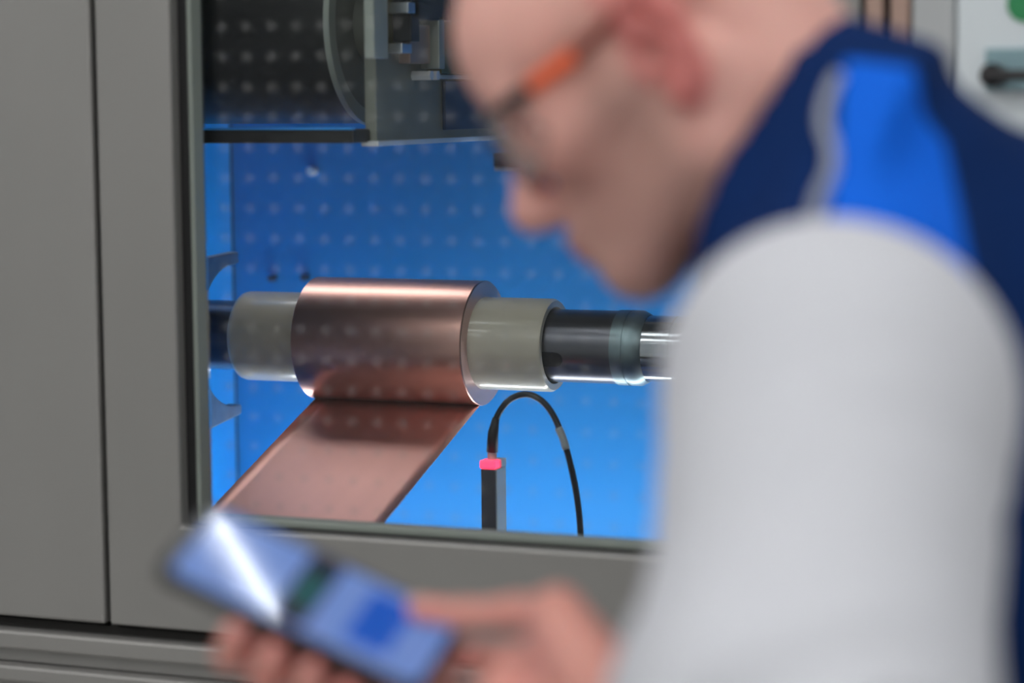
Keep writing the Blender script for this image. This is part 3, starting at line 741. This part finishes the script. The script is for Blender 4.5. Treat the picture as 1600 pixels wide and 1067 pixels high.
bV = np.array([v.co[:] for v in bm.verts]); bF = [tuple(v.index for v in f.verts) for f in bm.faces]; bm.free()
fc = np.array([bV[list(f)].mean(0) for f in bF])
pan = np.ones(len(bF), bool)
for a_, k_ in cuts: pan &= ((fc-a_)@k_) > 0
def split(keep):
    fs = [bF[i] for i in np.flatnonzero(keep)]; ids = np.unique(np.concatenate([np.array(f) for f in fs])); mp_ = -np.ones(len(bV), int); mp_[ids] = np.arange(len(ids))
    return bV[ids], [tuple(mp_[list(f)]) for f in fs]
vest = obj('vest', split(~pan), NAVY, person, smooth=True)
tag(vest, 'navy work vest with high collar')
sp = obj('shoulder_panel', split(pan), ROYAL, vest, smooth=True); tag(sp, 'royal blue shoulder panel')
bvh = BVHTree.FromPolygons([tuple(map(float, q)) for q in vv], [tuple(map(int, q)) for q in vf])
pts = []
for k, (px, py) in enumerate(((1316, 118), (1304, 150), (1300, 190), (1316, 225), (1320, 262), (1308, 300), (1305, 345), (1312, 385), (1314, 430))):
    q = P(px, py, 1.36); h_ = bvh.ray_cast(Vector(q+ty*.3), Vector(-ty))
    if h_[0] is not None: pts.append(np.array(h_[0])+ty*.0012)
if len(pts) > 3: tag(obj('piping', tube(spline(pts, 5), .0036, 10), PIPING, vest, smooth=True), 'silver grey piping')
# ---- shirt sleeves
def sleeve(S_, E_, W_, ra, rb, rw, seed, top, bulge=None):
    ax = unit(E_-S_); fx = unit(W_-E_)
    def fn(p):
        v = d_cap(p, S_, E_, ra, rb); v = smin(v, np.maximum(d_cap(p, E_, W_, rb*.93, rw), (p-W_.astype(np.float32))@fx.astype(np.float32)-.004), .05)
        v = smin(v, d_cap(p, S_, S_+(top-S_)*.8, ra*.93, ra*.6), .03)
        if bulge is not None: v = smin(v, d_ell(p, bulge, (.060, .060, .060)), .03)
        q = p-S_.astype(np.float32); u1 = q@ax.astype(np.float32); side_ = np.cross(ax, ty); s_ = q@side_.astype(np.float32); dd = q@ty.astype(np.float32)
        ph_ = u1-.68*s_; w = (1-np.abs(np.sin(ph_*70+seed+np.sin(s_*22+dd*14)*.7)))**2*.0095*(.45+.55*np.sin(ph_*23+s_*19+seed*3))
        w = -w+np.sin((u1*.8+s_*.5)*52+seed*2)*.0012
        w = w*np.clip((u1-.02)/.08, 0, 1)
        v = v+w
        return v
    return fn
LC = P(1120, 1150, 1.18)
ls = meshed(sleeve(LS, LE, LC,   .0870, .081, .050, .6, tw(.0, .10, -.08), P(1262, 570, 1.25)), [LS, LE, LC, tw(-.02, .10, -.06)], .10, .0055)
RC = RWR+(RE-RWR)*.15
rsl = meshed(sleeve(RS_, RE, RC, .070, .062, .038, 2.0, tw(-.02, -.10, -.06)), [RS_, RE, RC, tw(-.02, -.10, -.06)], .10, .007)
sh = obj('shirt', ls, SHIRT, person, smooth=True); tag(sh, 'white long shirt sleeve')
obj('shirt', rsl, SHIRT, person, smooth=True)
cu1 = LC-unit(LC-LE)*.004
obj('cuff', tube([cu1, cu1+unit(LW-LC)*.036], [.046, .040], 24, cap=False), SHIRT, sh, smooth=True).modifiers.new('t', 'SOLIDIFY').thickness = .002
# ---- trousers and shoes
def trouser_field(p):
    t = to_tor(p); v = d_ell(t, (-.01, 0, -.53), (.115, .160, .13))
    for s in (-1, 1):
        h = HIP+ty*s*.088; kn = FL+ty*s*.10+tf0*.10; kn[2] = .50; an = FL+ty*s*.10+tf0*.04; an[2] = .05
        v = smin(v, d_cap(p, h, kn, .098, .078), .05); v = smin(v, d_cap(p, kn, an, .074, .066), .03)
    return np.maximum(v, .035-p[:, 2])
tp = [HIP+ty*.25, HIP-ty*.25, HIP+tf0*.15, HIP-tf0*.2, FL+tf0*.22, HIP+np.array([0, 0, .12])]
obj('trousers', meshed(trouser_field, tp, .03, .012), TROUS, person, smooth=True)
for s in (-1, 1):
    b = FL+ty*s*.10
    def shoe_field(p, b=b):
        v = d_cap(p, b+tf0*.02+[0, 0, .05], b+tf0*.17+[0, 0, .040], .046, .042); v = smin(v, d_cap(p, b+tf0*.03+[0, 0, .06], b+tf0*.035+[0, 0, .11], .045, .042), .03)
        return np.maximum(v, .0-p[:, 2])
    shv = meshed(shoe_field, [b-tf0*.06, b+tf0*.25, b+ty*.07, b-ty*.07, b+np.array([0, 0, .13])], .03, .007)
    obj('shoe', shv, SHOE, person, smooth=True)

# ---- safety glasses
G = new_empty('safety_glasses', hw(.10, 0, .012)); tag(G, 'black and orange safety glasses worn by the worker', 'glasses')
def gp(x, y, z): return hw(x, y, z)
for s in (-1, 1):
    arc = [gp(.113, s*.009, .022), gp(.111, s*.024, .029), gp(.102, s*.044, .032), gp(.086, s*.062, .030), gp(.070, s*.0715, .027)]
    obj('brow_bar', tube(spline(arc, 5), [.0016]*8+[.0024]*8+[.0036]*5, 10), BLKPL, G, smooth=True)
    tmp = [gp(.072, s*.0715, .027), gp(.052, s*.0765, .026), gp(.028, s*.0795, .026), gp(.005, s*.0815, .0285), gp(-.012, s*.080, .034)]
    tpl = obj('temple', tube(spline(tmp, 5), [.0040]*21, 10), MAROON, G, smooth=True)
    obj('orange_insert', tube(spline([gp(.060, s*.0750, .0265), gp(.046, s*.0778, .026), gp(.028, s*.0798, .026)], 5), .0052, 10), ORANGE, tpl, smooth=True)
    obj('temple_tip', tube(spline([gp(-.012, s*.080, .034), gp(-.030, s*.0800, .036), gp(-.048, s*.0785, .027), gp(-.058, s*.076, .014)], 5), .0042, 10), ORANGE if s > 0 else BLKPL, tpl, smooth=True)
    obj('hinge_cover', tube(spline([gp(.078, s*.069, .028), gp(.070, s*.0725, .027), gp(.060, s*.0750, .0265)], 5), .0050, 10), BLKPL, tpl, smooth=True)
    V, F = [], []; nu, nv = 14, 9
    for i in range(nu+1):
        u_ = i/nu; a = radians(6+62*u_)
        for j in range(nv+1):
            w_ = j/nv; hgt = .028-(.040+.006*sin(pi*u_))*w_*(1-.35*max(0, u_-.7)/.3*w_)
            y_ = .008+.062*sin(radians(82*u_))/sin(radians(82)); x_ = .113-.040*u_**2.2
            V.append(gp(x_-.006*w_**2, s*y_, hgt))
    for i in range(nu):
        for j in range(nv): a = i*(nv+1)+j; F.append((a, a+1, a+nv+2, a+nv+1))
    ln = obj('lens', (V, F), LENS, G, smooth=True); ln.modifiers.new('t', 'SOLIDIFY').thickness = .0012
    obj('nose_pad', tube(spline([gp(.108, s*.009, .016), gp(.109, s*.012, .004), gp(.104, s*.015, -.005)], 4),   .0022, 8), LENS, G, smooth=True)

# ---- phone
T = new_empty('smartphone', PC-pN*.0085); tag(T, 'black smartphone with lit blue screen held in one hand', 'phone')
def rrect(l0, l1, s0, s1, r, n=6):
    out = []
    for (cx, cy, a0) in ((l1-r, s1-r, 0), (l0+r, s1-r, 90), (l0+r, s0+r, 180), (l1-r, s0+r, 270)):
        for k in range(n+1): a = radians(a0+90*k/n); out.append((cx+r*cos(a), cy+r*sin(a)))
    return out
def slab(l0, l1, s0, s1, r, n0, n1):
    o = rrect(l0, l1, s0, s1, r); n = len(o); V = [ph(a, b, h) for h in (n0, n1) for a, b in o]
    return V, [tuple(range(n-1, -1, -1)), tuple(range(n, 2*n))]+[(i, (i+1) % n, n+(i+1) % n, n+i) for i in range(n)]
hl, hs = PL_/2, PW_/2
obj('body', slab(-hl, hl, -hs, hs, .010, -.0085, -.0002), PHONEB, T, bevel=.0012)
SCR = mat('screen_glow', (.02, .03, .05), .06, emit=srgb(112, 142, 208), estr=.80)
SCRD = mat('screen_dark_bar', (.006, .008, .012), .06, emit=srgb(14, 30, 52), estr=.7)
SCRG = mat('screen_green_bar', (.006, .02, .02), .06, emit=srgb(10, 84, 88), estr=.8)
SCRB = mat('screen_blue_button', (.006, .02, .06), .06, emit=srgb(18, 82, 186), estr=.85)
SCRT = mat('screen_text_smudge', (.02, .03, .05), .06, emit=srgb(74, 104, 170), estr=.8)
scr = obj('screen', slab(-hl+.0085, hl-.0035, -hs+.0035, hs-.0035, .007, -.0002, .0003), SCR, T)
def pic(name, l0, l1, s0, s1, m, r=.002): obj(name, slab(l0, l1, s0, s1, r, .0003, .00036), m, scr)
pic('dark_bar', -.013, .007, -.030, .032, SCRD, .003)
obj('green_bar', slab(-.0095, .0040, -.015, .017, .002, .00036, .0004), SCRG, scr)
pic('blue_button', .028, .054, -.022, .025, SCRB, .004)
pic('text_line', -.060, -.052, .000, .018, SCRT, .002)
pic('text_line', -.052, -.045, -.022, -.010, SCRT, .002)
